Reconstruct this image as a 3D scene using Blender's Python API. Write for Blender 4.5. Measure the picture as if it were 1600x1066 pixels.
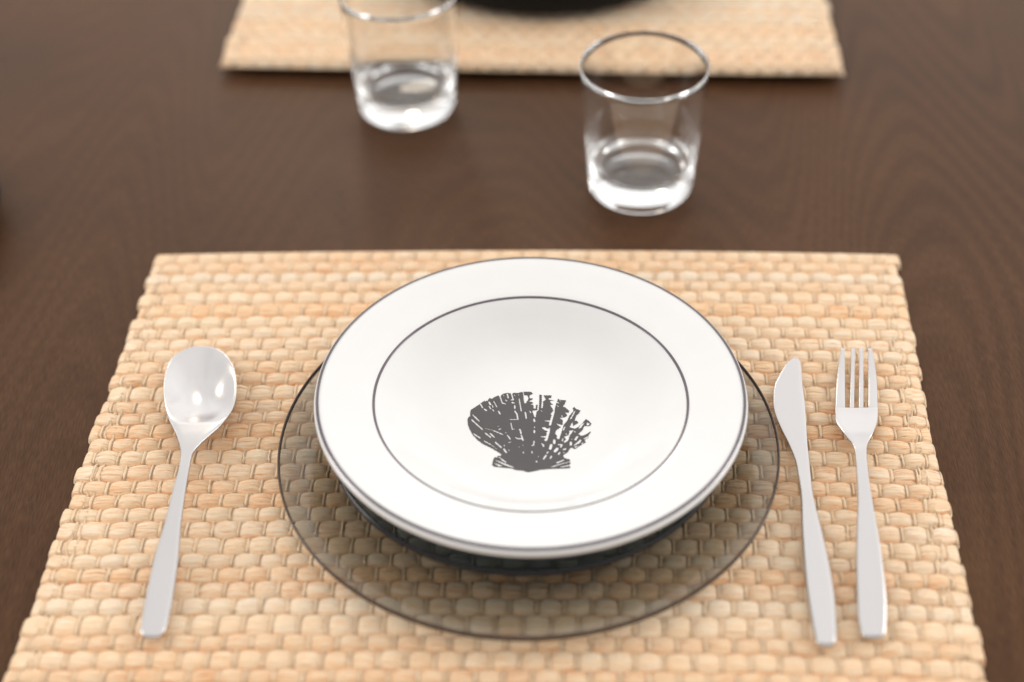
import bpy, bmesh, math, random
import numpy as np
from mathutils import Matrix, Vector

for o in list(bpy.data.objects):
    bpy.data.objects.remove(o)
S = bpy.context.scene
COL = S.collection

# ------------------------------------------------------------------ camera
PITCH, ROLL, CAM_H = 0.71222112, -0.03244164, 0.598133
fwd = Vector((0, math.cos(PITCH), -math.sin(PITCH)))
up0 = Vector((0, math.sin(PITCH), math.cos(PITCH)))
rt0 = Vector((1, 0, 0))
rt = rt0 * math.cos(ROLL) + up0 * math.sin(ROLL)
up = -rt0 * math.sin(ROLL) + up0 * math.cos(ROLL)
cd = bpy.data.cameras.new('camera')
cam = bpy.data.objects.new('camera', cd)
COL.objects.link(cam)
M = Matrix((rt, up, -fwd)).transposed().to_4x4()
M.translation = (0, 0, CAM_H)
cam.matrix_world = M
cd.sensor_width = 36.0
cd.lens = 56.25
cd.clip_start = 0.02
cd.clip_end = 200
cd.dof.use_dof = True
cd.dof.focus_distance = 0.842
cd.dof.aperture_fstop = 2.7
S.camera = cam

# ------------------------------------------------------------------ world (a plain bright room, darker behind the viewer)
W = bpy.data.worlds.new('World')
S.world = W
W.use_nodes = True
nt = W.node_tree
nt.nodes.clear()
tc = nt.nodes.new('ShaderNodeTexCoord')
sx = nt.nodes.new('ShaderNodeSeparateXYZ')
nt.links.new(tc.outputs['Generated'], sx.inputs[0])
ry = nt.nodes.new('ShaderNodeValToRGB')     # by y: behind the viewer (0) to the far side of the room (1)
my = nt.nodes.new('ShaderNodeMapRange')
my.inputs['From Min'].default_value = -1
nt.links.new(sx.outputs['Y'], my.inputs['Value'])
nt.links.new(my.outputs[0], ry.inputs[0])
e = ry.color_ramp.elements
e[0].position, e[0].color = 0.0, (0.44, 0.43, 0.42, 1)
e[1].position, e[1].color = 1.0, (1.32, 1.31, 1.30, 1)
k = e.new(0.40); k.color = (0.74, 0.73, 0.72, 1)
k = e.new(0.60); k.color = (1.02, 1.02, 1.01, 1)
k = e.new(0.90); k.color = (1.08, 1.08, 1.07, 1)
rx = nt.nodes.new('ShaderNodeMapRange')     # by x: the left of the room is a little darker
rx.inputs['From Min'].default_value = -1
rx.inputs['To Min'].default_value = 0.72
rx.inputs['To Max'].default_value = 1.10
nt.links.new(sx.outputs['X'], rx.inputs['Value'])
bg = nt.nodes.new('ShaderNodeBackground')
wo = nt.nodes.new('ShaderNodeOutputWorld')
wn = nt.nodes.new('ShaderNodeTexNoise')      # soft noise standing in for the unseen room, added to vary reflections
wn.inputs['Scale'].default_value = 2.6
wn.inputs['Detail'].default_value = 2.0
wm = nt.nodes.new('ShaderNodeMapping')
wm.inputs['Scale'].default_value = (1.6, 1.6, 0.55)
nt.links.new(tc.outputs['Generated'], wm.inputs['Vector'])
nt.links.new(wm.outputs[0], wn.inputs['Vector'])
wr = nt.nodes.new('ShaderNodeValToRGB')
wr.color_ramp.elements[0].position, wr.color_ramp.elements[0].color = 0.36, (0.93, 0.92, 0.92, 1)
wr.color_ramp.elements[1].position, wr.color_ramp.elements[1].color = 0.62, (1.04, 1.04, 1.04, 1)
nt.links.new(wn.outputs[0], wr.inputs[0])
wx = nt.nodes.new('ShaderNodeMix')
wx.data_type = 'RGBA'
wx.blend_type = 'MULTIPLY'
wx.inputs['Factor'].default_value = 1.0
nt.links.new(ry.outputs[0], wx.inputs['A'])
nt.links.new(wr.outputs[0], wx.inputs['B'])
nt.links.new(wx.outputs['Result'], bg.inputs['Color'])
nt.links.new(rx.outputs[0], bg.inputs['Strength'])
nt.links.new(bg.outputs[0], wo.inputs[0])

# ------------------------------------------------------------------ lamps
def area(name, loc, target, sx_, sy_, power, col):
    l = bpy.data.lights.new(name, 'AREA')
    l.shape = 'RECTANGLE'; l.size = sx_; l.size_y = sy_; l.energy = power; l.color = col
    o = bpy.data.objects.new(name, l)
    COL.objects.link(o)
    o.location = loc
    o.rotation_euler = (Vector(target) - Vector(loc)).to_track_quat('-Z', 'Y').to_euler()
    return o
def bulb(name, loc, power, col, rad):
    l = bpy.data.lights.new(name, 'POINT')
    l.energy = power; l.color = col; l.shadow_soft_size = rad
    o = bpy.data.objects.new(name, l)
    COL.objects.link(o)
    o.location = loc
    return o
area('added_side_light', (-2.2, 0.95, 1.05), (0, 0.75, 0), 0.9, 1.1, 15, (1.0, 0.98, 0.97))  # unseen soft light on the left, added to brighten glass rims and walls
area('added_side_light', (2.3, 1.15, 1.05), (0, 0.75, 0), 0.9, 1.1, 13, (1.0, 0.98, 0.96))  # matching unseen light on the right, added for highlights on both sides
bulb('lamp_bulb', (-0.30, 2.60, 1.02), 8.0, (1.0, 0.86, 0.70), 0.14)
bulb('lamp_bulb', (-1.60, 2.45, 0.85), 4.0, (1.0, 0.86, 0.70), 0.14)

S.view_settings.view_transform = 'Standard'
S.view_settings.look = 'None'
S.view_settings.exposure = 0.40
S.view_settings.gamma = 1.0
S.view_settings.use_curve_mapping = False
S.cycles.max_bounces = 48
S.cycles.transmission_bounces = 48
S.cycles.transparent_max_bounces = 24
S.cycles.glossy_bounces = 40
S.cycles.diffuse_bounces = 5
S.cycles.sample_clamp_indirect = 4.0
S.cycles.use_denoising = True

# ------------------------------------------------------------------ helpers
def tag(o, label=None, cat=None, group=None, kind=None):
    if label: o['label'] = label
    if cat: o['category'] = cat
    if group: o['group'] = group
    if kind: o['kind'] = kind
    return o
def empty(name, loc, rot=(0, 0, 0)):
    o = bpy.data.objects.new(name, None)
    COL.objects.link(o)
    o.location = loc; o.rotation_euler = rot
    o.empty_display_size = 0.02
    return o
def link_mesh(name, me, mat, parent=None, smooth=True):
    me.materials.append(mat)
    if smooth:
        me.polygons.foreach_set('use_smooth', np.ones(len(me.polygons), dtype=bool))
    o = bpy.data.objects.new(name, me)
    COL.objects.link(o)
    if parent: o.parent = parent
    return o
def grid_mesh(name, V, quads):
    """V (n,3) float, quads (m,4) int -> mesh, built fast"""
    me = bpy.data.meshes.new(name)
    me.vertices.add(len(V)); me.vertices.foreach_set('co', np.ascontiguousarray(V, dtype=np.float32).ravel())
    m = len(quads)
    me.loops.add(m * 4); me.loops.foreach_set('vertex_index', np.ascontiguousarray(quads, dtype=np.int32).ravel())
    me.polygons.add(m)
    me.polygons.foreach_set('loop_start', np.arange(0, m * 4, 4, dtype=np.int32))
    me.polygons.foreach_set('loop_total', np.full(m, 4, dtype=np.int32))
    me.update(calc_edges=True)
    return me
def smooth_curve(pts, n):
    """Catmull-Rom through pts, n samples evenly by length"""
    P = np.array(pts, float)
    Q = np.vstack([2 * P[0] - P[1], P, 2 * P[-1] - P[-2]])
    out = []
    for i in range(len(P) - 1):
        p0, p1, p2, p3 = Q[i:i + 4]
        t = np.linspace(0, 1, 24, endpoint=False)[:, None]
        out.append(.5 * ((2 * p1) + (-p0 + p2) * t + (2 * p0 - 5 * p1 + 4 * p2 - p3) * t ** 2 + (-p0 + 3 * p1 - 3 * p2 + p3) * t ** 3))
    out.append(P[-1:])
    C = np.vstack(out)
    d = np.r_[0, np.cumsum(np.linalg.norm(np.diff(C, axis=0), axis=1))]
    s = np.linspace(0, d[-1], n)
    return np.c_[[np.interp(s, d, C[:, k]) for k in range(C.shape[1])]].T
def lathe(name, prof, mat, parent=None, seg=192, n=None, closed=False):
    """prof: list of (r, z)"""
    pr = np.array(prof, float) if n is None else smooth_curve(prof, n)
    th = np.linspace(0, 2 * np.pi, seg, endpoint=False)
    m = len(pr)
    V = np.zeros((m, seg, 3))
    V[:, :, 0] = pr[:, 0:1] * np.cos(th); V[:, :, 1] = pr[:, 0:1] * np.sin(th); V[:, :, 2] = pr[:, 1:2]
    idx = np.arange(m * seg).reshape(m, seg)
    a = idx if closed else idx[:-1]
    b = np.roll(idx, -1, 0) if closed else idx[1:]
    q = np.stack([a, b, np.roll(b, -1, 1), np.roll(a, -1, 1)], -1).reshape(-1, 4)
    me = grid_mesh(name, V.reshape(-1, 3), q)
    bm = bmesh.new(); bm.from_mesh(me)
    bmesh.ops.remove_doubles(bm, verts=bm.verts, dist=1e-7)
    bmesh.ops.recalc_face_normals(bm, faces=bm.faces)
    bm.to_mesh(me); bm.free()
    return link_mesh(name, me, mat, parent)
def ring(name, R, z, a, b, mat, parent=None, seg=256, tilt=0.0):
    """thin band: torus of elliptical section (radial half-width a, half-height b)"""
    p = []
    for t in np.linspace(0, 2 * np.pi, 12, endpoint=False):
        x, y = a * math.cos(t), b * math.sin(t)
        p.append((R + x * math.cos(tilt) - y * math.sin(tilt), z + x * math.sin(tilt) + y * math.cos(tilt)))
    return lathe(name, p, mat, parent, seg=seg, closed=True)

# ------------------------------------------------------------------ materials
def new_mat(name):
    m = bpy.data.materials.new(name); m.use_nodes = True
    t = m.node_tree
    return m, t, t.nodes['Principled BSDF'], t.nodes['Material Output']
def N(t, kind, **kw):
    n = t.nodes.new(kind)
    for k_, v in kw.items():
        if isinstance(k_, str) and hasattr(n, k_): setattr(n, k_, v)
        else: n.inputs[k_].default_value = v
    return n
def ramp(t, stops):
    r = t.nodes.new('ShaderNodeValToRGB')
    r.color_ramp.elements[0].position, r.color_ramp.elements[0].color = stops[0][0], (*stops[0][1], 1)
    r.color_ramp.elements[1].position, r.color_ramp.elements[1].color = stops[-1][0], (*stops[-1][1], 1)
    for p, c in stops[1:-1]:
        q = r.color_ramp.elements.new(p); q.color = (*c, 1)
    return r

def wood():
    m, t, b, o = new_mat('dark_stained_wood')
    L = t.links.new
    co = N(t, 'ShaderNodeTexCoord')
    # cathedral grain running away from the viewer
    mp = N(t, 'ShaderNodeMapping'); mp.inputs['Scale'].default_value = (1, 0.16, 1)
    L(co.outputs['Object'], mp.inputs['Vector'])
    n1 = N(t, 'ShaderNodeTexNoise'); n1.inputs['Scale'].default_value = 3.2; n1.inputs['Detail'].default_value = 2
    L(mp.outputs[0], n1.inputs['Vector'])
    mul = N(t, 'ShaderNodeMath', operation='MULTIPLY'); mul.inputs[1].default_value = 560
    L(n1.outputs[0], mul.inputs[0])
    sn = N(t, 'ShaderNodeMath', operation='SINE'); L(mul.outputs[0], sn.inputs[0])
    g = N(t, 'ShaderNodeMapRange'); g.inputs['From Min'].default_value = -1
    L(sn.outputs[0], g.inputs['Value'])
    # fine pores
    mp2 = N(t, 'ShaderNodeMapping'); mp2.inputs['Scale'].default_value = (1400, 130, 1)
    L(co.outputs['Object'], mp2.inputs['Vector'])
    n2 = N(t, 'ShaderNodeTexNoise'); n2.inputs['Scale'].default_value = 1.0; n2.inputs['Detail'].default_value = 3
    L(mp2.outputs[0], n2.inputs['Vector'])
    # broad clouding
    n3 = N(t, 'ShaderNodeTexNoise'); n3.inputs['Scale'].default_value = 7; n3.inputs['Detail'].default_value = 4
    L(co.outputs['Object'], n3.inputs['Vector'])
    c1 = ramp(t, [(0.28, (0.038, 0.0145, 0.0060)), (0.5, (0.076, 0.0330, 0.0145)), (0.76, (0.132, 0.062, 0.0290))])
    mixv = N(t, 'ShaderNodeMath', operation='MULTIPLY')
    sxy = N(t, 'ShaderNodeSeparateXYZ'); L(co.outputs['Object'], sxy.inputs[0])
    gm = N(t, 'ShaderNodeMapRange'); gm.inputs['From Min'].default_value = 0.10; gm.inputs['From Max'].default_value = 0.34     # the figured board lies to the right
    gm.inputs['To Min'].default_value = 0.05; gm.inputs['To Max'].default_value = 0.10
    L(sxy.outputs['X'], gm.inputs['Value']); L(gm.outputs[0], mixv.inputs[1])
    L(g.outputs[0], mixv.inputs[0])
    a2 = N(t, 'ShaderNodeMath', operation='MULTIPLY_ADD'); a2.inputs[1].default_value = 0.55
    L(n2.outputs[0], a2.inputs[0]); L(mixv.outputs[0], a2.inputs[2])
    a3 = N(t, 'ShaderNodeMath', operation='MULTIPLY_ADD'); a3.inputs[1].default_value = 0.35
    L(n3.outputs[0], a3.inputs[0]); L(a2.outputs[0], a3.inputs[2])
    L(a3.outputs[0], c1.inputs[0])
    # dust specks
    vo = N(t, 'ShaderNodeTexVoronoi'); vo.inputs['Scale'].default_value = 95
    L(co.outputs['Object'], vo.inputs['Vector'])
    lt = N(t, 'ShaderNodeMath', operation='LESS_THAN'); lt.inputs[1].default_value = 0.045
    L(vo.outputs['Distance'], lt.inputs[0])
    sp = N(t, 'ShaderNodeSeparateColor'); L(vo.outputs['Color'], sp.inputs[0])
    g2 = N(t, 'ShaderNodeMath', operation='GREATER_THAN'); g2.inputs[1].default_value = 0.80
    L(sp.outputs[0], g2.inputs[0])
    mm = N(t, 'ShaderNodeMath', operation='MULTIPLY'); L(lt.outputs[0], mm.inputs[0]); L(g2.outputs[0], mm.inputs[1])
    mx = N(t, 'ShaderNodeMix', data_type='RGBA'); mx.inputs['B'].default_value = (0.16, 0.10, 0.065, 1)
    L(mm.outputs[0], mx.inputs['Factor']); L(c1.outputs[0], mx.inputs['A'])
    L(mx.outputs['Result'], b.inputs['Base Color'])
    rr = N(t, 'ShaderNodeMapRange'); rr.inputs['To Min'].default_value = 0.38; rr.inputs['To Max'].default_value = 0.52
    b.inputs['Specular IOR Level'].default_value = 0.20
    b.inputs['Specular Tint'].default_value = (1.0, 0.80, 0.60, 1)
    L(n3.outputs[0], rr.inputs['Value']); L(rr.outputs[0], b.inputs['Roughness'])
    bp = N(t, 'ShaderNodeBump'); bp.inputs['Strength'].default_value = 0.35; bp.inputs['Distance'].default_value = 0.00025
    L(a2.outputs[0], bp.inputs['Height']); L(bp.outputs[0], b.inputs['Normal'])
    return m

def straw():
    m, t, b, o = new_mat('woven_straw')
    L = t.links.new
    tone = N(t, 'ShaderNodeAttribute', attribute_name='tone')      # per strand tone, r = lightness, g = hue, b = cord
    fib = N(t, 'ShaderNodeAttribute', attribute_name='fib')        # x along the strand, y across it
    sp = N(t, 'ShaderNodeSeparateXYZ'); L(tone.outputs['Vector'], sp.inputs[0])
    mp = N(t, 'ShaderNodeMapping'); mp.inputs['Scale'].default_value = (0.7, 11, 1)
    L(fib.outputs['Vector'], mp.inputs['Vector'])
    n1 = N(t, 'ShaderNodeTexNoise'); n1.inputs['Scale'].default_value = 1.0; n1.inputs['Detail'].default_value = 4; n1.inputs['Roughness'].default_value = 0.65
    n1.inputs['Distortion'].default_value = 0.3
    L(mp.outputs[0], n1.inputs['Vector'])
    mp2 = N(t, 'ShaderNodeMapping'); mp2.inputs['Scale'].default_value = (0.7, 5, 1)
    L(fib.outputs['Vector'], mp2.inputs['Vector'])
    n2 = N(t, 'ShaderNodeTexNoise'); n2.inputs['Scale'].default_value = 1.0; n2.inputs['Detail'].default_value = 2
    L(mp2.outputs[0], n2.inputs['Vector'])
    pale = ramp(t, [(0.0, (0.50, 0.20, 0.075)), (0.28, (0.87, 0.50, 0.27)), (0.6, (0.95, 0.69, 0.45)), (1.0, (0.96, 0.81, 0.62))])
    # value = tone + fibre noise
    a = N(t, 'ShaderNodeMath', operation='MULTIPLY_ADD'); a.inputs[1].default_value = 2.3; a.inputs[2].default_value = -1.17
    L(n1.outputs[0], a.inputs[0])
    a2 = N(t, 'ShaderNodeMath', operation='MULTIPLY_ADD'); a2.inputs[1].default_value = 0.5; a2.inputs[2].default_value = -0.25
    L(n2.outputs[0], a2.inputs[0])
    s1 = N(t, 'ShaderNodeMath', operation='ADD'); L(a.outputs[0], s1.inputs[0]); L(a2.outputs[0], s1.inputs[1])
    s2 = N(t, 'ShaderNodeMath', operation='ADD'); L(s1.outputs[0], s2.inputs[0]); L(sp.outputs['X'], s2.inputs[1])
    L(s2.outputs[0], pale.inputs[0])
    warm = N(t, 'ShaderNodeMix', data_type='RGBA', blend_type='MULTIPLY'); warm.inputs['B'].default_value = (1.0, 0.83, 0.62, 1)
    L(sp.outputs['Y'], warm.inputs['Factor']); L(pale.outputs[0], warm.inputs['A'])
    L(warm.outputs['Result'], b.inputs['Base Color'])
    b.inputs['Roughness'].default_value = 0.58
    b.inputs['Specular IOR Level'].default_value = 0.35
    b.inputs['Sheen Weight'].default_value = 0.15
    bp = N(t, 'ShaderNodeBump'); bp.inputs['Strength'].default_value = 0.8; bp.inputs['Distance'].default_value = 0.0006
    L(s1.outputs[0], bp.inputs['Height']); L(bp.outputs[0], b.inputs['Normal'])
    return m

def ceramic():
    m, t, b, o = new_mat('white_glazed_ceramic')
    co = N(t, 'ShaderNodeTexCoord')
    n = N(t, 'ShaderNodeTexNoise'); n.inputs['Scale'].default_value = 45; n.inputs['Detail'].default_value = 2
    t.links.new(co.outputs['Object'], n.inputs['Vector'])
    r = ramp(t, [(0.3, (0.785, 0.77, 0.752)), (0.7, (0.80, 0.786, 0.768))])
    t.links.new(n.outputs[0], r.inputs[0]); t.links.new(r.outputs[0], b.inputs['Base Color'])
    b.inputs['Roughness'].default_value = 0.12

    bp = N(t, 'ShaderNodeBump'); bp.inputs['Strength'].default_value = 0.04; bp.inputs['Distance'].default_value = 0.001
    t.links.new(n.outputs[0], bp.inputs['Height']); t.links.new(bp.outputs[0], b.inputs['Normal'])
    return m
def simple(name, col, rough, metal=0.0, spec=0.5, noise=None, bump=0.0, stretch=(1, 1, 1), coat=0.0):
    m, t, b, o = new_mat(name)
    b.inputs['Base Color'].default_value = (*col, 1); b.inputs['Roughness'].default_value = rough
    b.inputs['Metallic'].default_value = metal; b.inputs['Specular IOR Level'].default_value = spec
    b.inputs['Coat Weight'].default_value = coat
    if noise:
        co = N(t, 'ShaderNodeTexCoord'); mp = N(t, 'ShaderNodeMapping'); mp.inputs['Scale'].default_value = stretch
        t.links.new(co.outputs['Object'], mp.inputs['Vector'])
        n = N(t, 'ShaderNodeTexNoise'); n.inputs['Scale'].default_value = noise; n.inputs['Detail'].default_value = 4
        t.links.new(mp.outputs[0], n.inputs['Vector'])
        mr = N(t, 'ShaderNodeMapRange'); mr.inputs['To Min'].default_value = rough * 0.75; mr.inputs['To Max'].default_value = rough * 1.35
        t.links.new(n.outputs[0], mr.inputs['Value']); t.links.new(mr.outputs[0], b.inputs['Roughness'])
        c = ramp(t, [(0.2, tuple(x * 0.95 for x in col)), (0.8, tuple(min(1, x * 1.04) for x in col))])
        t.links.new(n.outputs[0], c.inputs[0]); t.links.new(c.outputs[0], b.inputs['Base Color'])
        if bump:
            bp = N(t, 'ShaderNodeBump'); bp.inputs['Strength'].default_value = bump; bp.inputs['Distance'].default_value = 0.0002
            t.links.new(n.outputs[0], bp.inputs['Height']); t.links.new(bp.outputs[0], b.inputs['Normal'])
    return m
def thin_glass(name, tint, ior=1.5, rough=0.02):
    """smoked glass sheet: every face it meets tints what passes and mirrors a little of the room"""
    m, t, b, o = new_mat(name)
    t.nodes.remove(b)
    tr = N(t, 'ShaderNodeBsdfTransparent'); tr.inputs[0].default_value = (*tint, 1)
    gl = N(t, 'ShaderNodeBsdfGlossy'); gl.inputs['Roughness'].default_value = rough
    fr = N(t, 'ShaderNodeFresnel'); fr.inputs['IOR'].default_value = ior
    ge = N(t, 'ShaderNodeNewGeometry')
    iv = N(t, 'ShaderNodeMath', operation='SUBTRACT'); iv.inputs[0].default_value = 1.0
    t.links.new(ge.outputs['Backfacing'], iv.inputs[1])
    mu = N(t, 'ShaderNodeMath', operation='MULTIPLY'); t.links.new(fr.outputs[0], mu.inputs[0]); t.links.new(iv.outputs[0], mu.inputs[1])
    mx = N(t, 'ShaderNodeMixShader')
    t.links.new(mu.outputs[0], mx.inputs[0]); t.links.new(tr.outputs[0], mx.inputs[1]); t.links.new(gl.outputs[0], mx.inputs[2])
    t.links.new(mx.outputs[0], o.inputs['Surface'])
    return m
def clear_glass():
    m, t, b, o = new_mat('clear_glass')
    b.inputs['Base Color'].default_value = (0.985, 0.99, 0.985, 1)
    b.inputs['Transmission Weight'].default_value = 1.0
    b.inputs['Roughness'].default_value = 0.0
    b.inputs['IOR'].default_value = 1.5
    return m

M_WOOD = wood()
M_STRAW = straw()
M_CER = ceramic()
M_BAND = simple('platinum_band', (0.15, 0.13, 0.14), 0.22, metal=0.85, noise=60)
M_PRINT = simple('grey_print', (0.070, 0.063, 0.062), 0.20, noise=260)
M_SMOKE = thin_glass('smoked_glass', (0.755, 0.76, 0.75))
M_SMOKE_EDGE = simple('smoked_glass_edge', (0.055, 0.032, 0.022), 0.08, spec=0.5, noise=40)
M_DARKGLASS = thin_glass('blue_smoked_glass', (0.64, 0.74, 0.83))
M_DARKGLASS_EDGE = simple('dark_glass_edge', (0.006, 0.007, 0.010), 0.06, noise=40)
M_BLACK = simple('black_glass', (0.004, 0.005, 0.006), 0.35, noise=20, spec=0.15)
M_STEEL = simple('satin_steel', (0.585, 0.56, 0.55), 0.24, metal=1.0)
M_STEEL_P = simple('polished_steel', (0.585, 0.56, 0.55), 0.17, metal=1.0)
M_GLASS = clear_glass()

# ------------------------------------------------------------------ table
tab = empty('dining_table', (0, 0.87, -0.03))
tag(tab, 'dark brown stained wooden table that everything stands on', 'table')
bm = bmesh.new()
bmesh.ops.create_cube(bm, size=1)
bmesh.ops.scale(bm, vec=(2.3, 1.06, 0.03), verts=bm.verts)
bmesh.ops.bevel(bm, geom=list(bm.edges), offset=0.003, segments=2, affect='EDGES')
me = bpy.data.meshes.new('tabletop'); bm.to_mesh(me); bm.free()
tt = link_mesh('tabletop', me, M_WOOD, tab, smooth=False); tt.location = (0, 0, 0.015)

# ------------------------------------------------------------------ woven placemats
def placemat(name, FL, FR, dirv, depth, bow, res, seed, base=0.0015, lift=None, hemside='far'):
    """FL, FR: the two corners of one long edge; dirv: unit vector from that edge across the mat; depth in m.
    Heights follow a real weave: soft weft bundles (rows) passing over and under thin twisted cords."""
    rng = np.random.RandomState(seed)
    FL = np.array(FL); FR = np.array(FR); dirv = np.array(dirv); dirv = dirv / np.linalg.norm(dirv)
    wid = np.linalg.norm(FR - FL) * 100.0; dep = depth * 100.0
    ns, ntt = int(wid / res), int(dep / res)
    s = np.linspace(0, wid, ns); tq = np.linspace(0, dep, ntt)
    Sg, Tg = np.meshgrid(s, tq)
    def lown(fx, fy, amp, k=5):
        z = np.zeros_like(Sg)
        for _ in range(k):
            a, b_, c_, d_ = rng.uniform(-1, 1, 4)
            z += np.sin(Sg * fx * a + Tg * fy * b_ + c_ * 6.28) * d_
        return z * amp / k ** .5
    PX, PY, A = 1.32, 1.01, 0.055
    Sw = Sg + lown(.5, .5, .09) + lown(2.6, 2.6, .045)
    Tw = Tg + lown(.25, .25, .11) + lown(2.4, 1.8, .045) + lown(9, 5, .012)
    nr = int(dep / PY) + 6
    rowj = rng.uniform(-.13, .13, nr + 4)
    phj = rng.uniform(-.35, .35, nr + 4)
    def bound(r):
        rr = np.clip(r + 2, 0, nr + 3)
        return r * PY + rowj[rr] + A * np.cos(2 * np.pi * Sw / PX + np.pi * r)
    r = np.floor(Tw / PY).astype(int)
    r = np.where(Tw < bound(r), r - 1, r)
    r = np.where(Tw >= bound(r + 1), r + 1, r)
    b0, b1 = bound(r), bound(r + 1)
    v = np.clip((Tw - b0) / (b1 - b0) * 2 - 1, -1, 1)
    ph = Sw / PX + r * 0.5 + phj[np.clip(r + 2, 0, nr + 3)] * .12
    pid = np.floor(ph).astype(int); u = ph - pid
    # random number per bundle
    H = np.sin(pid * 127.1 + r * 311.7 + seed * 17.0) * 43758.5453; H = H - np.floor(H)
    H2 = np.sin(pid * 269.5 + r * 183.3 + seed * 5.0) * 24634.6345; H2 = H2 - np.floor(H2)
    H3 = np.sin(pid * 69.5 + r * 83.3 + seed * 3.0) * 14634.6345; H3 = H3 - np.floor(H3)
    R1 = np.sin(r * 91.7 + seed) * 4375.85; R1 = R1 - np.floor(R1)
    R2 = np.sin(r * 41.3 + seed * 2) * 8375.85; R2 = R2 - np.floor(R2)
    uc = 2 * u - 1
    du = np.minimum(u, 1 - u) * PX
    prof_v = (1 - np.abs(v) ** 3.2) ** .55
    prof_u = .46 + .54 * (1 - np.abs(uc) ** 2.4) ** .6
    full = .45 + .10 * (H - .5) + .05 * (H2 - .5)
    h = full * prof_v * prof_u
    # strands inside each bundle: two or three creases that bow with the bundle
    bowk = (H2 - .5) * .5
    for k_ in range(4):
        vk = (-.62 + .41 * k_) + (H3 - .5) * .4 * np.sin(H2 * 20 + k_ * 5) + bowk * (uc ** 2) + .10 * (H - .5)
        dpt = .062 * (np.sin(H * 40 + k_ * 9) * .5 + .5) ** 1.5
        h -= dpt * np.exp(-((v - vk) / .085) ** 2) * prof_u
    tw = rng.uniform(0, 6.28)
    # thin cords between the bundles
    cw = .080 + .012 * np.sin(r * 3.1 + pid)
    cord = np.where(du < cw, .295 + .085 * np.sqrt(np.clip(1 - (du / cw) ** 2, 0, 1)), 0)
    cord *= np.clip((1 - np.abs(v) ** 6), 0, 1) ** .3
    cord = np.where(du < cw, cord + .010 * np.sin(Tg * 38 + Sw * 20), cord)
    gap = np.clip((du - cw) / .07, 0, 1)
    h = h * (.72 + .28 * gap ** .5)
    h = np.maximum(h, .11)
    is_c = cord > h
    h = np.maximum(h, cord)
    # selvedges: stitched cords close to each side
    edge = np.minimum(Sg, wid - Sg)
    for off, wv, am in ((.95, 2 * np.pi / (2 * PY), .05), (1.32, 2 * np.pi / (2 * PY), -.05)):
        d_ = np.abs(edge - off - am * np.sin(Tg * wv + np.where(Sg < wid / 2, 0, 1.3)) - lown(.1, .7, .04))
        c2 = np.where(d_ < .075, .27 + .11 * np.sqrt(np.clip(1 - (d_ / .075) ** 2, 0, 1)) - .10 * np.abs(v) ** 4, 0)
        is_c = is_c | (c2 > h)
        h = np.maximum(h, c2)
    # flatter weave outside the stitching
    k_e = np.clip(edge / 1.0, 0, 1)
    h = np.where(edge < .9, np.minimum(h, .36 * (.75 + .25 * k_e)), h)
    # hem along the long edges: wefts packed and folded over
    hem = np.minimum(Tg, dep - Tg)
    hz = np.clip(1 - np.abs(hem - .22) / .24, 0, 1) ** .5
    h = np.where(hem < .45, np.maximum(h * .8, .34 * hz + .02 * np.cos(2 * np.pi * Sw / (PX / 2)) * hz), h)
    # the outline: round off, notch between rows
    ro = np.clip(edge / .22, 0, 1); ro = np.sqrt(np.clip(1 - (1 - ro) ** 2, 0, 1))
    rh = np.clip(hem / .16, 0, 1); rh = np.sqrt(np.clip(1 - (1 - rh) ** 2, 0, 1))
    zt = (base * 100 + .06 + h) * ro * rh
    zt += lown(.12, .12, .05) * ro * rh
    zt = np.maximum(zt, .03)
    jl = rng.uniform(-.24, .14, nr + 6); jr = rng.uniform(-.24, .14, nr + 6)
    rc = np.clip(r + 2, 0, nr + 5)
    dx = np.zeros_like(Sg)
    fl = np.exp(-(Sg / .9) ** 2); frr = np.exp(-((wid - Sg) / .9) ** 2)
    notch = .17 * np.abs(v) ** 5
    dx += fl * (-jl[rc] * .8 + notch) - frr * (-jr[rc] * .8 + notch)
    dx += np.exp(-(Sg / 2.5) ** 2) * lown(0, .35, .10) + np.exp(-((wid - Sg) / 2.5) ** 2) * lown(0, .35, .10)
    dy = np.exp(-(hem / .5) ** 2) * (.016 * np.cos(4 * np.pi * Sw / PX) + lown(1.2, 0, .03)) * np.where(Tg < dep / 2, 1, -1)
    ss = (Sg + dx) / wid; ty = (Tg + dy) / 100.0
    X = FL[0] + (FR[0] - FL[0]) * ss + dirv[0] * ty
    Y = FL[1] + (FR[1] - FL[1]) * ss + dirv[1] * ty
    nrm = -dirv * bow * (1 - (2 * ss - 1) ** 2)[..., None] * (1 - .6 * np.clip(Tg / dep, 0, 1))[..., None]
    X = X + nrm[..., 0]; Y = Y + nrm[..., 1]
    Z = zt / 100.0
    zb = np.full_like(Z, 0.0008)
    if lift is not None:
        lf = lift(Tg / dep, Sg / wid); Z = Z + lf; zb = zb + lf
    top = np.stack([X, Y, Z], -1).reshape(-1, 3)
    idx = np.arange(ns * ntt).reshape(ntt, ns)
    q = np.stack([idx[:-1, :-1], idx[1:, :-1], idx[1:, 1:], idx[:-1, 1:]], -1).reshape(-1, 4)
    # coarse underside sharing the border loop
    bl = np.concatenate([idx[0, :-1], idx[:-1, -1], idx[-1, :0:-1], idx[:0:-1, 0]])
    bot = np.stack([X, Y, zb], -1).reshape(-1, 3)[bl]
    nb = len(bl); o0 = len(top)
    V = np.vstack([top, bot])
    ib = o0 + np.arange(nb)
    q2 = np.stack([bl, np.roll(bl, -1), np.roll(ib, -1), ib], -1)
    me = grid_mesh(name, V, np.vstack([q, q2]))
    # underside: one strip between the two long borders
    bm = bmesh.new(); bm.from_mesh(me); bm.verts.ensure_lookup_table()
    loop = [bm.verts[int(i)] for i in ib]
    try: bm.faces.new(loop)
    except ValueError: pass
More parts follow.
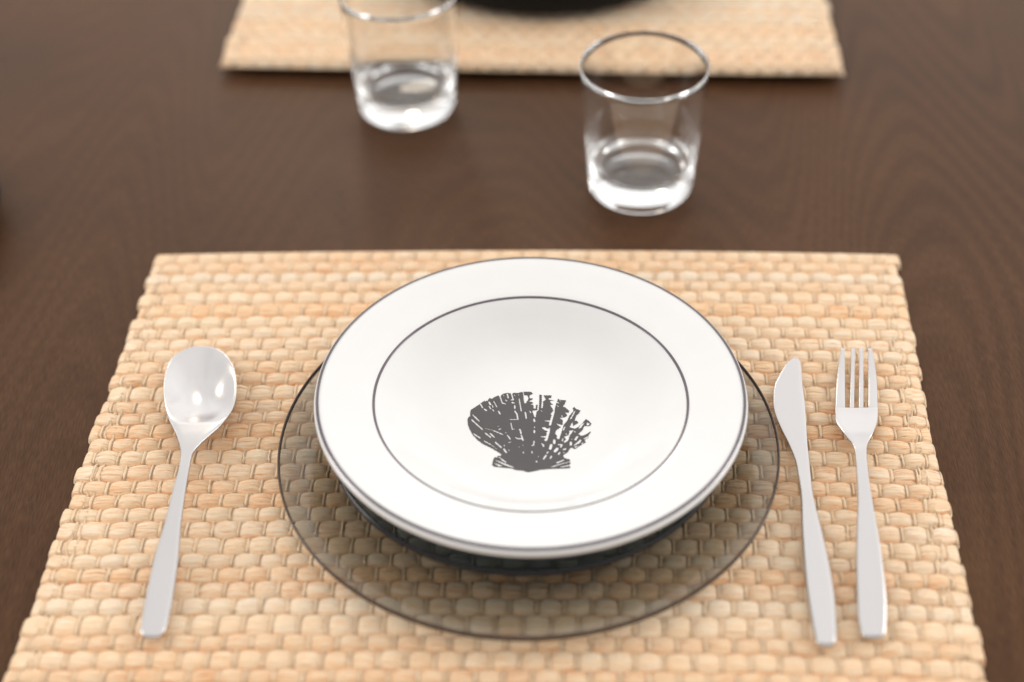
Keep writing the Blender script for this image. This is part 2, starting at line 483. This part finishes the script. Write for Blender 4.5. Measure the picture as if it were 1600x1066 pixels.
    bm.to_mesh(me); bm.free()
    tone = np.zeros((len(V), 3), np.float32)
    t1 = .74 + .15 * (H - .5) + .34 * (R1 - .5)
    t1 = np.where(is_c, .84 + .12 * (H2 - .5), t1)
    t1 = np.where(edge < 1.0, t1 * .5 + .35, t1)
    t2 = np.clip(.15 + .55 * (R2 - .35) + .16 * (H2 - .5), 0, 1)
    t2 = np.where(is_c, .50, t2)
    tone[:o0, 0] = t1.ravel(); tone[:o0, 1] = t2.ravel(); tone[:o0, 2] = is_c.ravel()
    tone[o0:] = (.5, .2, 0)
    fb = np.zeros((len(V), 3), np.float32)
    fb[:o0, 0] = np.where(is_c, Tg * 3 + Sw * 2, Sg + H * 31).ravel()
    fb[:o0, 1] = np.where(is_c, Sw * 1.2, (v + bowk * uc ** 2) * .5 + H2 * 23).ravel()
    for nm, arr in (('tone', tone), ('fib', fb)):
        at = me.attributes.new(nm, 'FLOAT_VECTOR', 'POINT')
        at.data.foreach_set('vector', arr.ravel())
    return link_mesh(name, me, M_STRAW)

near = placemat('placemat', (-0.2163, 0.7800), (0.2330, 0.7556), (-0.0720, -1.0), 0.355, 0.0048, 0.045, 3)
tag(near, 'woven straw placemat under the white plate, spoon, knife and fork', 'placemat')
farm = placemat('placemat', (0.2368, 0.9545), (-0.2022, 0.9930), (0.06, 1.0), 0.33, 0.001, 0.12, 8,
                lift=lambda t, s: 0.0042 + 0.0024 * np.exp(-(t / .06) ** 2))
tag(farm, 'out-of-focus straw placemat on the far side behind the glasses', 'placemat')

# ------------------------------------------------------------------ charger (smoked glass), with its dark edge
CH = (0.0065, 0.5923)
cz = 0.0076
ch = empty('charger_plate', (CH[0], CH[1], cz))
tag(ch, 'large clear smoked-glass charger with dark rim lying on the near placemat', 'charger plate')
RC = 0.1283
lathe('dish', [(0.0, .0042), (.060, .0042), (.084, .0045), (.092, .0058), (.105, .0078), (.120, .0098), (RC - .001, .0110), (RC, .0104),
               (RC - .001, .0092), (.120, .0070), (.106, .0047), (.094, .0023), (.086, .0006), (.080, .0), (.050, .0), (0, .0)],
      M_SMOKE, ch, seg=256)
ring('rim_edge', RC + .0002, .0101, .0007, .0015, M_SMOKE_EDGE, ch)

# ------------------------------------------------------------------ dark glass plate under the soup plate
mp_ = empty('glass_plate', (0.0074, 0.5945, 0.0121))
tag(mp_, 'dark blue smoked-glass plate between the charger and the white plate', 'plate')
RM = 0.1012
lathe('dish', [(0, .0042), (.055, .0042), (.066, .0050), (.080, .0092), (.092, .0140), (RM - .001, .0178), (RM, .0172), (RM - .001, .0160),
               (.093, .0118), (.082, .0070), (.068, .0020), (.060, .0002), (.056, .0), (.03, .0), (0, .0)], M_DARKGLASS, mp_, seg=256)
ring('rim_edge', RM + .0002, .0170, .0012, .0019, M_DARKGLASS_EDGE, mp_)

# ------------------------------------------------------------------ white soup plate (rim plane tilted a degree to the right)
nrm = Vector((0.01834, -0.00237, 1)).normalized()
rimc = Vector((0.00870, 0.60155, 0.0460))
FOOT = .0280
q_rot = Vector((0, 0, 1)).rotation_difference(nrm)
sp_ = empty('soup_plate', rimc - nrm * FOOT)
sp_.rotation_euler = q_rot.to_euler()
tag(sp_, 'white soup plate with two grey lines and a shell print, on top of the stack', 'plate')
inner = [(0, .0047), (.020, .0047), (.036, .0052), (.048, .0064), (.058, .0093), (.067, .0140), (.0745, .0190), (.0800, .0226), (.0835, .0237), (.092, .0254), (.101, .0272), (.1065, .0280)]
edge_ = [(.1086, .0282), (.1099, .0274), (.1105, .0256), (.1099, .0236), (.1078, .0222)]
under = [(.100, .0215), (.088, .0190), (.080, .0165), (.072, .0118), (.064, .0066), (.058, .0030), (.0545, .0004), (.052, .0), (.0500, .0006), (.0485, .0020), (.030, .0022), (0, .0022)]
lathe('dish', inner + edge_ + under, M_CER, sp_, seg=256, n=110)
prof_in = smooth_curve(inner + edge_, 400)
def plate_z(r_):
    k_ = prof_in[:, 0].argmax()
    return np.interp(r_, prof_in[:k_, 0], prof_in[:k_, 1])
ring('rim_line', .1086, float(plate_z(.1086)) + .00005, .00080, .00024, M_BAND, sp_, tilt=-.35)
ring('well_line', .0803, float(plate_z(.0803)) + .00002, .00072, .00022, M_BAND, sp_, tilt=.4)

# ---- the shell print, drawn as ink shapes and laid on the glaze
def shell_print():
    O = dict(A=(726, 604), B=(816, 604), C=(726, 664), D=(816, 664))
    def P(c, pts): return [(O[c][0] + x / 13.325, O[c][1] + y / 13.325) for x, y in pts]
    hull = (P('A', [(80, 740), (75, 690), (100, 650), (130, 620), (133, 540), (150, 490), (230, 440), (330, 370), (400, 320), (425, 300), (440, 310), (470, 300), (500, 300), (515, 258), (540, 240), (590, 255), (620, 225), (715, 180), (740, 200), (775, 190), (790, 160), (830, 140), (900, 125), (960, 130), (1000, 150), (1040, 120), (1120, 125), (1190, 105), (1225, 100)])
            + P('B', [(60, 95), (190, 95), (245, 130), (372, 155), (400, 150), (425, 160), (460, 165), (630, 163), (700, 210), (740, 260), (765, 235), (800, 255), (930, 262), (1060, 420), (1098, 400), (1140, 440), (1225, 470), (1300, 660), (1345, 650), (1400, 690), (1455, 745), (1430, 800), (1440, 910)])
            + P('D', [(1440, 130), (1390, 200), (1395, 240), (1340, 270), (1310, 310), (1345, 330), (1250, 390), (1110, 480), (1060, 450), (1020, 450), (960, 550), (865, 610), (880, 640), (940, 655), (1000, 700), (1015, 720), (1000, 745), (1025, 775), (1010, 800), (1015, 850), (1010, 890), (900, 897), (600, 905), (400, 925), (250, 960), (150, 985), (80, 965)])
            + P('C', [(1240, 950), (1080, 938), (1000, 905), (640, 880), (590, 850), (600, 780), (620, 700), (650, 665), (700, 680), (700, 640), (770, 640), (785, 605), (700, 550), (560, 470), (400, 400), (290, 320), (200, 230), (150, 150), (110, 70), (85, 0)]))
    holes = [
        P('B', [(247, 128), (375, 135), (372, 330), (358, 480), (318, 500), (300, 610), (270, 625), (250, 560), (222, 485), (330, 472), (336, 360), (300, 365), (300, 440), (265, 440), (255, 370), (180, 350), (240, 335), (240, 310), (150, 292), (235, 252), (235, 230), (165, 228), (170, 165)]),
        P('B', [(45, 165), (130, 170), (150, 240), (90, 335), (62, 335), (45, 250)]),
        P('B', [(424, 140), (462, 165), (510, 250), (450, 290), (455, 360), (438, 430), (410, 430), (422, 300)]),
        P('B', [(628, 150), (765, 230), (740, 285), (700, 420), (690, 520), (640, 700), (618, 790), (570, 780), (585, 712), (480, 695), (480, 685), (595, 680), (630, 570), (605, 545), (665, 480), (640, 420), (590, 365), (660, 350), (598, 310), (602, 275), (690, 270), (560, 250), (575, 210), (615, 222)]),
        P('D', [(600, 30), (592, 120), (540, 300), (500, 322), (470, 290), (510, 242), (400, 230), (405, 215), (512, 205), (530, 165), (510, 140), (550, 110), (490, 85), (440, 62), (428, 25), (490, 22), (545, 55)]),
        P('B', [(932, 255), (1098, 395), (1068, 430), (1085, 480), (1000, 580), (950, 690), (880, 770), (855, 860), (790, 1066), (735, 1066), (760, 970), (700, 950), (730, 880), (825, 820), (728, 758), (735, 745), (855, 775), (862, 680), (795, 628), (920, 608), (955, 570), (900, 505), (980, 522), (998, 482), (910, 405), (860, 395), (910, 320)]),
        P('D', [(832, 0), (792, 200), (762, 265), (730, 245), (742, 200), (700, 155), (720, 90), (800, 40)]),
        P('B', [(1228, 465), (1345, 645), (1262, 740), (1175, 820), (1115, 850), (1000, 820), (1060, 705), (1080, 790), (1185, 730), (1160, 690), (1105, 680), (1140, 580), (1205, 520)]),
        P('B', [(1090, 495), (1135, 470), (1100, 535), (1045, 640), (1000, 662), (1060, 560)]),
        P('B', [(895, 800), (920, 815), (880, 890), (858, 880)]),
        P('D', [(985, 95), (1090, 78), (1040, 150), (1000, 205), (980, 290), (900, 352), (880, 330), (930, 270), (880, 222), (980, 182), (1000, 120)]),
        P('B', [(1460, 745), (1445, 905), (1330, 975), (1250, 1000), (1180, 960), (1270, 880), (1310, 790), (1390, 800), (1430, 790)]),
        P('B', [(1320, 720), (1240, 830), (1180, 858), (1230, 770)]), P('B', [(1370, 718), (1428, 748), (1380, 790), (1350, 760)]),
        P('D', [(1080, 405), (1230, 268), (1250, 310), (1200, 360), (1100, 412)]), P('D', [(1300, 250), (1392, 205), (1385, 240), (1300, 280)]),
        P('D', [(1090, 425), (1200, 400), (1130, 455)]), P('D', [(1262, 345), (1300, 330), (1270, 375), (1240, 385)]),
        P('D', [(870, 640), (1002, 660), (1010, 695), (960, 690), (900, 668)]),
        P('D', [(720, 765), (900, 688), (880, 725), (740, 790)]), P('D', [(610, 855), (870, 775), (1012, 742), (1015, 758), (850, 800), (650, 868)]),
        P('D', [(800, 858), (1022, 812), (1018, 842), (835, 872)]),
        P('C', [(700, 645), (745, 665), (892, 765), (870, 788), (800, 740)]), P('C', [(630, 722), (760, 762), (900, 815), (1065, 884), (1000, 888), (850, 835), (700, 765)]),
        P('C', [(605, 790), (700, 812), (810, 855), (740, 872)]),
        P('B', [(250, 345), (262, 350), (262, 440), (250, 440)]),
    ]
    strokes = [('A', 190, 600, 315, 715, 30), ('A', 165, 700, 385, 890, 32), ('A', 350, 375, 390, 440, 32), ('A', 425, 470, 470, 495, 34), ('A', 530, 330, 555, 370, 44), ('A', 530, 415, 560, 460, 30),
               ('A', 595, 390, 605, 425, 26), ('A', 600, 475, 625, 505, 24), ('A', 625, 310, 685, 415, 26), ('A', 725, 510, 755, 560, 36), ('A', 960, 675, 1130, 668, 20), ('A', 1125, 665, 1108, 560, 38),
               ('A', 1108, 560, 1065, 500, 36), ('A', 1060, 385, 1062, 435, 38), ('A', 1005, 322, 1045, 328, 34), ('A', 985, 268, 1035, 262, 28), ('A', 1028, 260, 992, 140, 34), ('A', 750, 190, 800, 335, 30),
               ('A', 800, 335, 865, 352, 26), ('A', 905, 150, 925, 225, 36), ('A', 1152, 245, 1195, 490, 30), ('A', 870, 270, 895, 290, 24), ('A', 820, 170, 830, 182, 18), ('A', 1050, 165, 1062, 178, 22),
               ('A', 1135, 160, 1145, 170, 18), ('A', 1235, 100, 1250, 190, 24), ('A', 1282, 525, 1300, 645, 38), ('A', 1375, 495, 1392, 525, 32), ('A', 1462, 665, 1472, 705, 46), ('A', 980, 750, 1010, 880, 28),
               ('A', 1010, 880, 1050, 870, 22), ('A', 1165, 880, 1180, 900, 40), ('A', 1185, 930, 1190, 955, 44), ('A', 730, 885, 765, 870, 26), ('A', 705, 825, 730, 812, 16), ('A', 440, 290, 455, 300, 20),
               ('C', 440, 68, 620, 110, 12), ('C', 620, 110, 805, 185, 26), ('C', 205, 190, 335, 270, 32), ('C', 445, 165, 555, 250, 32), ('C', 550, 170, 630, 245, 34), ('C', 420, 332, 560, 402, 26),
               ('C', 560, 402, 680, 490, 16), ('C', 660, 355, 780, 458, 36), ('C', 842, 415, 848, 422, 28), ('C', 835, 495, 885, 560, 42), ('C', 935, 510, 945, 520, 26), ('C', 908, 205, 962, 275, 34),
               ('C', 865, 145, 875, 150, 24), ('C', 930, 355, 980, 340, 18), ('C', 1080, 245, 1120, 270, 28), ('C', 1120, 270, 1210, 268, 30), ('C', 1200, 200, 1232, 300, 40), ('C', 1238, 552, 1242, 570, 34),
               ('C', 1232, 400, 1238, 410, 18), ('C', 1148, 438, 1155, 445, 18), ('C', 1418, 540, 1424, 562, 36), ('C', 1465, 315, 1452, 400, 32), ('C', 1410, 408, 1450, 405, 24),
               ('D', 270, 100, 268, 135, 44), ('D', 268, 22, 275, 32, 26), ('D', 685, 300, 682, 345, 66), ('D', 620, 400, 600, 465, 72), ('D', 745, 475, 700, 520, 70), ('D', 770, 385, 840, 385, 34),
               ('D', 840, 390, 822, 430, 44), ('D', 880, 485, 920, 475, 44), ('D', 795, 555, 775, 585, 42), ('D', 515, 615, 465, 685, 44), ('D', 550, 545, 535, 565, 38), ('D', 625, 635, 605, 670, 42),
               ('D', 1028, 345, 1030, 380, 64), ('D', 1160, 225, 1125, 275, 56), ('D', 1105, 108, 1118, 118, 24), ('D', 875, 548, 888, 555, 26), ('D', 862, 262, 852, 298, 34), ('D', 925, 155, 942, 165, 24),
               ('D', 1042, 268, 1050, 275, 20), ('D', 420, 370, 462, 395, 30), ('D', 450, 390, 460, 420, 44), ('D', 312, 740, 320, 750, 38), ('D', 352, 638, 358, 645, 22), ('B', 740, 300, 775, 320, 26),
               ('B', 750, 375, 765, 390, 26), ('B', 800, 265, 812, 280, 18), ('B', 840, 580, 850, 600, 24), ('B', 410, 480, 425, 492, 24)]
    cs = .30
    gx = np.arange(730, 930, cs) + cs / 2; gy = np.arange(609, 741, cs) + cs / 2
    GX, GY = np.meshgrid(gx, gy)
    # hand-printed wobble of the outlines
    WX = GX + .22 * np.sin(GY * 1.9 + GX * .7) + .15 * np.sin(GY * 4.1 - GX * 2.3); WY = GY + .22 * np.sin(GX * 1.7 - GY * .9) + .15 * np.sin(GX * 3.7 + GY * 2.9)
    def inside(poly):
        r_ = np.zeros(GX.shape, bool)
        n_ = len(poly)
        for i in range(n_):
            x1, y1 = poly[i]; x2, y2 = poly[(i + 1) % n_]
            if y1 == y2: continue
            c_ = ((y1 > WY) != (y2 > WY)) & (WX < (x2 - x1) * (WY - y1) / (y2 - y1) + x1)
            r_ ^= c_
        return r_
    occ = inside(hull)
    for h_ in holes: occ &= ~inside(h_)
    for c_, x1, y1, x2, y2, w_ in strokes:
        (x1, y1), (x2, y2) = P(c_, [(x1, y1), (x2, y2)])
        w_ = w_ / 13.325 / 2 * .82
        dx_, dy_ = x2 - x1, y2 - y1; L2 = dx_ * dx_ + dy_ * dy_ + 1e-9
        t_ = np.clip(((WX - x1) * dx_ + (WY - y1) * dy_) / L2, 0, 1)
        occ &= ~(np.hypot(WX - x1 - t_ * dx_, WY - y1 - t_ * dy_) < w_)
    # drawing units -> metres on the plate (measured on the well of the plate)
    def place(px, py):
        a_, b_ = px - 828.0, py - 674.0
        x = 0.0077123 + 3.29916e-4 * a_ - 1.406e-5 * b_ + 5.64e-9 * b_ * b_ - 1.4371e-7 * a_ * b_
        y = 0.5939204 - 1.53869e-5 * a_ - 4.73855e-4 * b_ + 2.0708e-7 * b_ * b_ + 1.344e-8 * a_ * b_
        return x - rimc.x, y - rimc.y
    V, Q = [], []
    for j in range(occ.shape[0]):
        row = occ[j]; i = 0
        while i < len(row):
            if row[i]:
                k_ = i
                while k_ + 1 < len(row) and row[k_ + 1] and k_ - i < 9: k_ += 1
                x0, x1 = gx[i] - cs / 2, gx[k_] + cs / 2; y0, y1 = gy[j] - cs / 2, gy[j] + cs / 2
                n0 = len(V)
                for (px, py) in ((x0, y0), (x0, y1), (x1, y1), (x1, y0)):
                    X_, Y_ = place(px, py)
                    V.append((X_, Y_, float(plate_z(math.hypot(X_, Y_))) + .00015))
                Q.append((n0, n0 + 1, n0 + 2, n0 + 3)); i = k_ + 1
            else: i += 1
    me = grid_mesh('shell_print', np.array(V), np.array(Q))
    return link_mesh('shell_print', me, M_PRINT, sp_)
sh = shell_print()
sh['label'] = 'dark grey printed scallop shell'

# ------------------------------------------------------------------ cutlery (outlines as measured: xL, yL, xR, yR, z)
CUT = {
 'spoon': [(-0.17770, 0.68209, -0.17152, 0.68187, 0.013), (-0.18130, 0.68035, -0.16650, 0.67960, 0.0132), (-0.18514, 0.67751, -0.16231, 0.67638, 0.0135), (-0.18942, 0.67061, -0.15733, 0.66904, 0.0143), (-0.19062, 0.66122, -0.15335, 0.6594, 0.0154), (-0.18996, 0.64743, -0.15024, 0.64552, 0.0169), (-0.18787, 0.63499, -0.14906, 0.63314, 0.0179), (-0.18538, 0.62499, -0.14964, 0.6233, 0.0187), (-0.18242, 0.6162, -0.15208, 0.61478, 0.0194), (-0.17923, 0.60881, -0.15487, 0.60767, 0.02), (-0.17623, 0.60162, -0.15897, 0.60082, 0.0206), (-0.17373, 0.59465, -0.16287, 0.59414, 0.021), (-0.17202, 0.58741, -0.16566, 0.58711, 0.021), (-0.17168, 0.5768, -0.16592, 0.57654, 0.021), (-0.17265, 0.56613, -0.1661, 0.56584, 0.02), (-0.17461, 0.54409, -0.1662, 0.54372, 0.017), (-0.17739, 0.52267, -0.16528, 0.52215, 0.014), (-0.17815, 0.50106, -0.16502, 0.50051, 0.0124), (-0.1784, 0.49044, -0.16534, 0.4899, 0.0116), (-0.1781, 0.48215, -0.16623, 0.48167, 0.0109), (-0.17735, 0.47950, -0.16730, 0.47905, 0.0107), (-0.17560, 0.47775, -0.16905, 0.47740, 0.0106), (-0.17390, 0.47720, -0.17060, 0.47705, 0.0106)], 
 'knife': [(0.15502, 0.65745, 0.15677, 0.65736, 0.0115), (0.15143, 0.65468, 0.15771, 0.65437, 0.0115), (0.1473, 0.6485, 0.1574, 0.64801, 0.0116), (0.14142, 0.63675, 0.15613, 0.63605, 0.0116), (0.13871, 0.62459, 0.15527, 0.6238, 0.0117), (0.13796, 0.61309, 0.15411, 0.61233, 0.0118), (0.13941, 0.60123, 0.15269, 0.60061, 0.0119), (0.14156, 0.59006, 0.15145, 0.5896, 0.012), (0.14298, 0.57868, 0.15048, 0.57834, 0.0121), (0.14276, 0.56807, 0.14954, 0.56777, 0.0121), (0.14156, 0.55103, 0.1482, 0.55073, 0.0123), (0.13858, 0.52947, 0.14854, 0.52904, 0.0124), (0.13631, 0.50936, 0.14852, 0.50884, 0.0126), (0.13472, 0.49, 0.14771, 0.48945, 0.0127), (0.13404, 0.47113, 0.14538, 0.47066, 0.0129), (0.134, 0.46195, 0.1439, 0.46155, 0.013), (0.13440, 0.45945, 0.14290, 0.45910, 0.013), (0.1358, 0.45801, 0.14140, 0.45777, 0.013), (0.1376, 0.45745, 0.1398, 0.45735, 0.013)], 
 'fork': [(0.17013, 0.61618, 0.19282, 0.6151, 0.0128), (0.16894, 0.60931, 0.19133, 0.60826, 0.014), (0.16776, 0.60172, 0.18932, 0.60071, 0.0157), (0.16928, 0.59134, 0.18508, 0.59061, 0.018), (0.17071, 0.58635, 0.18246, 0.58581, 0.0184), (0.17212, 0.58166, 0.18024, 0.58128, 0.0188), (0.17222, 0.57453, 0.17828, 0.57426, 0.0195), (0.17028, 0.55963, 0.17633, 0.55935, 0.0195), (0.16806, 0.54388, 0.17518, 0.54357, 0.0185), (0.16416, 0.52424, 0.17445, 0.52379, 0.0169), (0.16081, 0.5061, 0.17336, 0.50556, 0.0151), (0.15815, 0.48855, 0.17164, 0.48798, 0.0133), (0.15628, 0.47556, 0.16955, 0.47501, 0.0119), (0.15632, 0.46555, 0.16705, 0.46511, 0.0108), (0.15720, 0.46416, 0.16560, 0.4638, 0.0106), (0.15870, 0.46350, 0.16400, 0.46325, 0.0106)], 
 'tines': [(0.18172, 0.66288, 0.18368, 0.66279, 0.18708, 0.66262, 0.18929, 0.66251, 0.19139, 0.66241, 0.19385, 0.66228, 0.1963, 0.66216, 0.19858, 0.66205, 0.0129), (0.17561, 0.64123, 0.18013, 0.64101, 0.18289, 0.64088, 0.1853, 0.64076, 0.18747, 0.64066, 0.19005, 0.64053, 0.19236, 0.64042, 0.19704, 0.6402, 0.0114), (0.17013, 0.61618, 0.17565, 0.61591, 0.17777, 0.61581, 0.18037, 0.61569, 0.18252, 0.61559, 0.18528, 0.61546, 0.18744, 0.61536, 0.19282, 0.6151, 0.0128)]}
def blade_mesh(rows, n, nu, dish, thick, edge_pow=9.0):
    """closed metal strip along rows of (xL,yL,xR,yR,z). dish(s,u)-> drop of the surface; thick(s,u)-> thickness."""
    C = smooth_curve(rows, n)
    ctr = np.c_[(C[:, 0] + C[:, 2]) / 2, (C[:, 1] + C[:, 3]) / 2, C[:, 4]]
    ar = np.r_[0, np.cumsum(np.linalg.norm(np.diff(ctr, axis=0), axis=1))]
    s = ar / ar[-1]
    th = np.linspace(0, np.pi, nu); u = -np.cos(th)
    top = np.zeros((n, nu, 3)); bot = np.zeros((n, nu, 3))
    for j, uu in enumerate(u):
        w = (uu + 1) / 2
        x = C[:, 0] * (1 - w) + C[:, 2] * w; y = C[:, 1] * (1 - w) + C[:, 3] * w
        T = thick(s, uu) * (1 - abs(uu) ** edge_pow) ** .5 if abs(uu) < 1 else np.zeros(n)
        ez = np.minimum(1, np.minimum(ar, ar[-1] - ar) / .0012 + .02) ** .5
        T = T * ez
        z = C[:, 4] - dish(s, uu)
        top[:, j] = np.c_[x, y, z + T * .5]; bot[:, j] = np.c_[x, y, z - T * .5]
    return s, top, bot
def strip_parts(base, rows, n, nu, dish, thick, cuts, parent):
    """split the strip into named parts at fractions of its length, keeping smooth normals over the joints"""
    s, top, bot = blade_mesh(rows, n, nu, dish, thick)
    V = np.vstack([top.reshape(-1, 3), bot.reshape(-1, 3)])
    it = np.arange(n * nu).reshape(n, nu); ib = it + n * nu
    def faces(i0, i1):
        q = [np.stack([it[i0:i1, :-1], it[i0 + 1:i1 + 1, :-1], it[i0 + 1:i1 + 1, 1:], it[i0:i1, 1:]], -1).reshape(-1, 4),
             np.stack([ib[i0:i1, :-1], ib[i0:i1, 1:], ib[i0 + 1:i1 + 1, 1:], ib[i0 + 1:i1 + 1, :-1]], -1).reshape(-1, 4),
             np.stack([it[i0:i1, 0], ib[i0:i1, 0], ib[i0 + 1:i1 + 1, 0], it[i0 + 1:i1 + 1, 0]], -1).reshape(-1, 4),
             np.stack([it[i0:i1, -1], it[i0 + 1:i1 + 1, -1], ib[i0 + 1:i1 + 1, -1], ib[i0:i1, -1]], -1).reshape(-1, 4)]
        if i0 == 0: q.append(np.stack([it[0, :-1], it[0, 1:], ib[0, 1:], ib[0, :-1]], -1))
        if i1 == n - 1: q.append(np.stack([it[-1, :-1], ib[-1, :-1], ib[-1, 1:], it[-1, 1:]], -1))
        return np.vstack(q)
    # vertex normals of the whole strip
    F = faces(0, n - 1)
    fn = np.cross(V[F[:, 2]] - V[F[:, 0]], V[F[:, 3]] - V[F[:, 1]])
    VN = np.zeros_like(V)
    for k_ in range(4): np.add.at(VN, F[:, k_], fn)
    VN /= np.linalg.norm(VN, axis=1)[:, None] + 1e-12
    out = []
    org = np.array(parent.location)
    for (nm, f0, f1, mat) in cuts:
        i0 = int(round(f0 * (n - 1))); i1 = int(round(f1 * (n - 1)))
        F = faces(i0, i1)
        used, inv = np.unique(F, return_inverse=True)
        me = grid_mesh(nm, V[used] - org, inv.reshape(F.shape))
        o = link_mesh(nm, me, mat, parent)
        me.normals_split_custom_set_from_vertices([tuple(v_) for v_ in VN[used]])
        out.append(o)
    return out
def sstep(a, b, x): t = np.clip((x - a) / (b - a), 0, 1); return t * t * (3 - 2 * t)

# spoon
spn = empty('spoon', (-0.1725, 0.57, 0.0075))
tag(spn, 'stainless steel spoon lying on the placemat left of the plates', 'spoon')
bowl_end = .335
strip_parts('spoon', CUT['spoon'], 180, 33,
            lambda s, u: .0078 * np.clip(np.sin(np.pi * np.clip(s / .345, 0, 1) ** 1.12), 0, 1) ** 1.05 * (1 - u * u) ** 1.1,
            lambda s, u: .0012 + .0010 * sstep(.3, .4, s),
            [('bowl', 0, bowl_end, M_STEEL_P), ('handle', bowl_end, 1, M_STEEL)], spn)
# knife
knf = empty('table_knife', (0.147, 0.56, 0.0075))
tag(knf, 'stainless steel table knife with rounded blade lying beside the fork', 'knife')
strip_parts('table_knife', CUT['knife'], 180, 17, lambda s, u: 0 * s,
            lambda s, u: .0012 + .0022 * sstep(.36, .55, s), [('blade', 0, .42, M_STEEL), ('handle', .42, 1, M_STEEL)], knf)
# fork
frk = empty('fork', (0.174, 0.56, 0.0075))
tag(frk, 'four-tined stainless steel fork at the right of the knife', 'fork')
strip_parts('fork', CUT['fork'], 150, 25, lambda s, u: .0007 * (1 - sstep(.02, .34, s)) * (1 - u * u),
            lambda s, u: .0016 + .0006 * sstep(.2, .4, s), [('head', 0, .22, M_STEEL), ('handle', .22, 1, M_STEEL)], frk)
tn = CUT['tines']
for k_ in range(4):
    rows = []
    for rr_ in tn:
        a_ = rr_[4 * k_:4 * k_ + 4]
        uc = (2 * (a_[0] + a_[2]) / 2 - tn[2][0] - tn[2][14]) / (tn[2][14] - tn[2][0]) if False else 0
        rows.append((*a_, rr_[-1]))
    # run the root of each tine a little into the head, dished like the head
    xc = (rows[-1][0] + rows[-1][2]) / 2; uu_ = (xc - .18147) / .01135
    zroot = rows[-1][4] - .0007 * (1 - min(1, uu_ * uu_))
    r2 = list(rows[-1]); r2[4] = zroot
    r1 = list(rows[1]); r1[4] = rows[1][4]
    dxy = ((r2[0] - r1[0]), (r2[1] - r1[1]))
    ext = [r2[0] + dxy[0] * .10, r2[1] + dxy[1] * .10, r2[2] + (r2[2] - r1[2]) * .10, r2[3] + dxy[1] * .10, r2[4] - .0001]
    strip_parts('tine', [rows[0], r1, r2, ext], 50, 11, lambda s, u: 0 * s, lambda s, u: .0017 + 0 * s, [('tine', 0, 1, M_STEEL)], frk)

# ------------------------------------------------------------------ tumblers
def tumbler(loc, label, seed):
    t_ = empty('glass_tumbler', loc)
    tag(t_, label, 'glass', 'plain glass tumblers behind the near placemat')
    Rb, Rt, Hh, w = .0327, .0396, .0912, .0013
    def Ro(z): return Rb + (Rt - Rb) * (z / Hh)
    outer = [(0, .0016), (.012, .0014), (.022, .0010), (.0255, .0003), (.0275, .0), (.0296, .0005), (.0314, .0018), (.0327, .0040), (Ro(.008), .008)]
    outer += [(Ro(z), z) for z in (.015, .03, .05, .07, .085)]
    lip = [(Rt - .0001, Hh - .0008), (Rt - .0004, Hh - .0002), (Rt - w / 2, Hh), (Rt - w + .0004, Hh - .0002), (Rt - w + .0001, Hh - .0008)]
    inn = [(Ro(z) - w, z) for z in (.085, .07, .05, .032)] + [(Ro(.024) - w - .0004, .0245), (Ro(.02) - w - .0022, .0205), (Ro(.018) - w - .0062, .0183), (.018, .0172), (.010, .0166), (0, .0164)]
    lathe('glass_body', outer + lip + inn, M_GLASS, t_, seg=160)
    return t_
tumbler((0.0854, 0.8390, 0.0002), 'clear glass tumbler with thick base, whole, behind the right of the white plate', 1)
tumbler((-0.0668, 0.9426, 0.0002), 'clear glass tumbler farther left, its rim cut by the top of the picture', 2)

# ------------------------------------------------------------------ black dishes of the other settings
def black_dish(loc, R, wall, label):
    b_ = empty('black_plate', loc)
    tag(b_, label, 'plate')
    k_ = R / .13
    lathe('dish', [(0, .005), (.095 * k_, .005), (.112 * k_, .007), (R - .006, .0145), (R - .0035, wall - .001), (R - .0018, wall), (R, wall - .0012), (R - .0012, .012), (R - .004, .005), (R - .010, .001),
                   (R - .016, .0), (0, .0)], M_BLACK, b_, seg=192)
black_dish((0.0385, 1.1605, 0.0125), 0.1310, .032, 'shiny black dish on the far straw placemat, cut by the top of the picture')
black_dish((-0.4185, 0.8150, 0.0005), 0.1000, .020, 'blurred black dish just showing at the left edge of the picture')
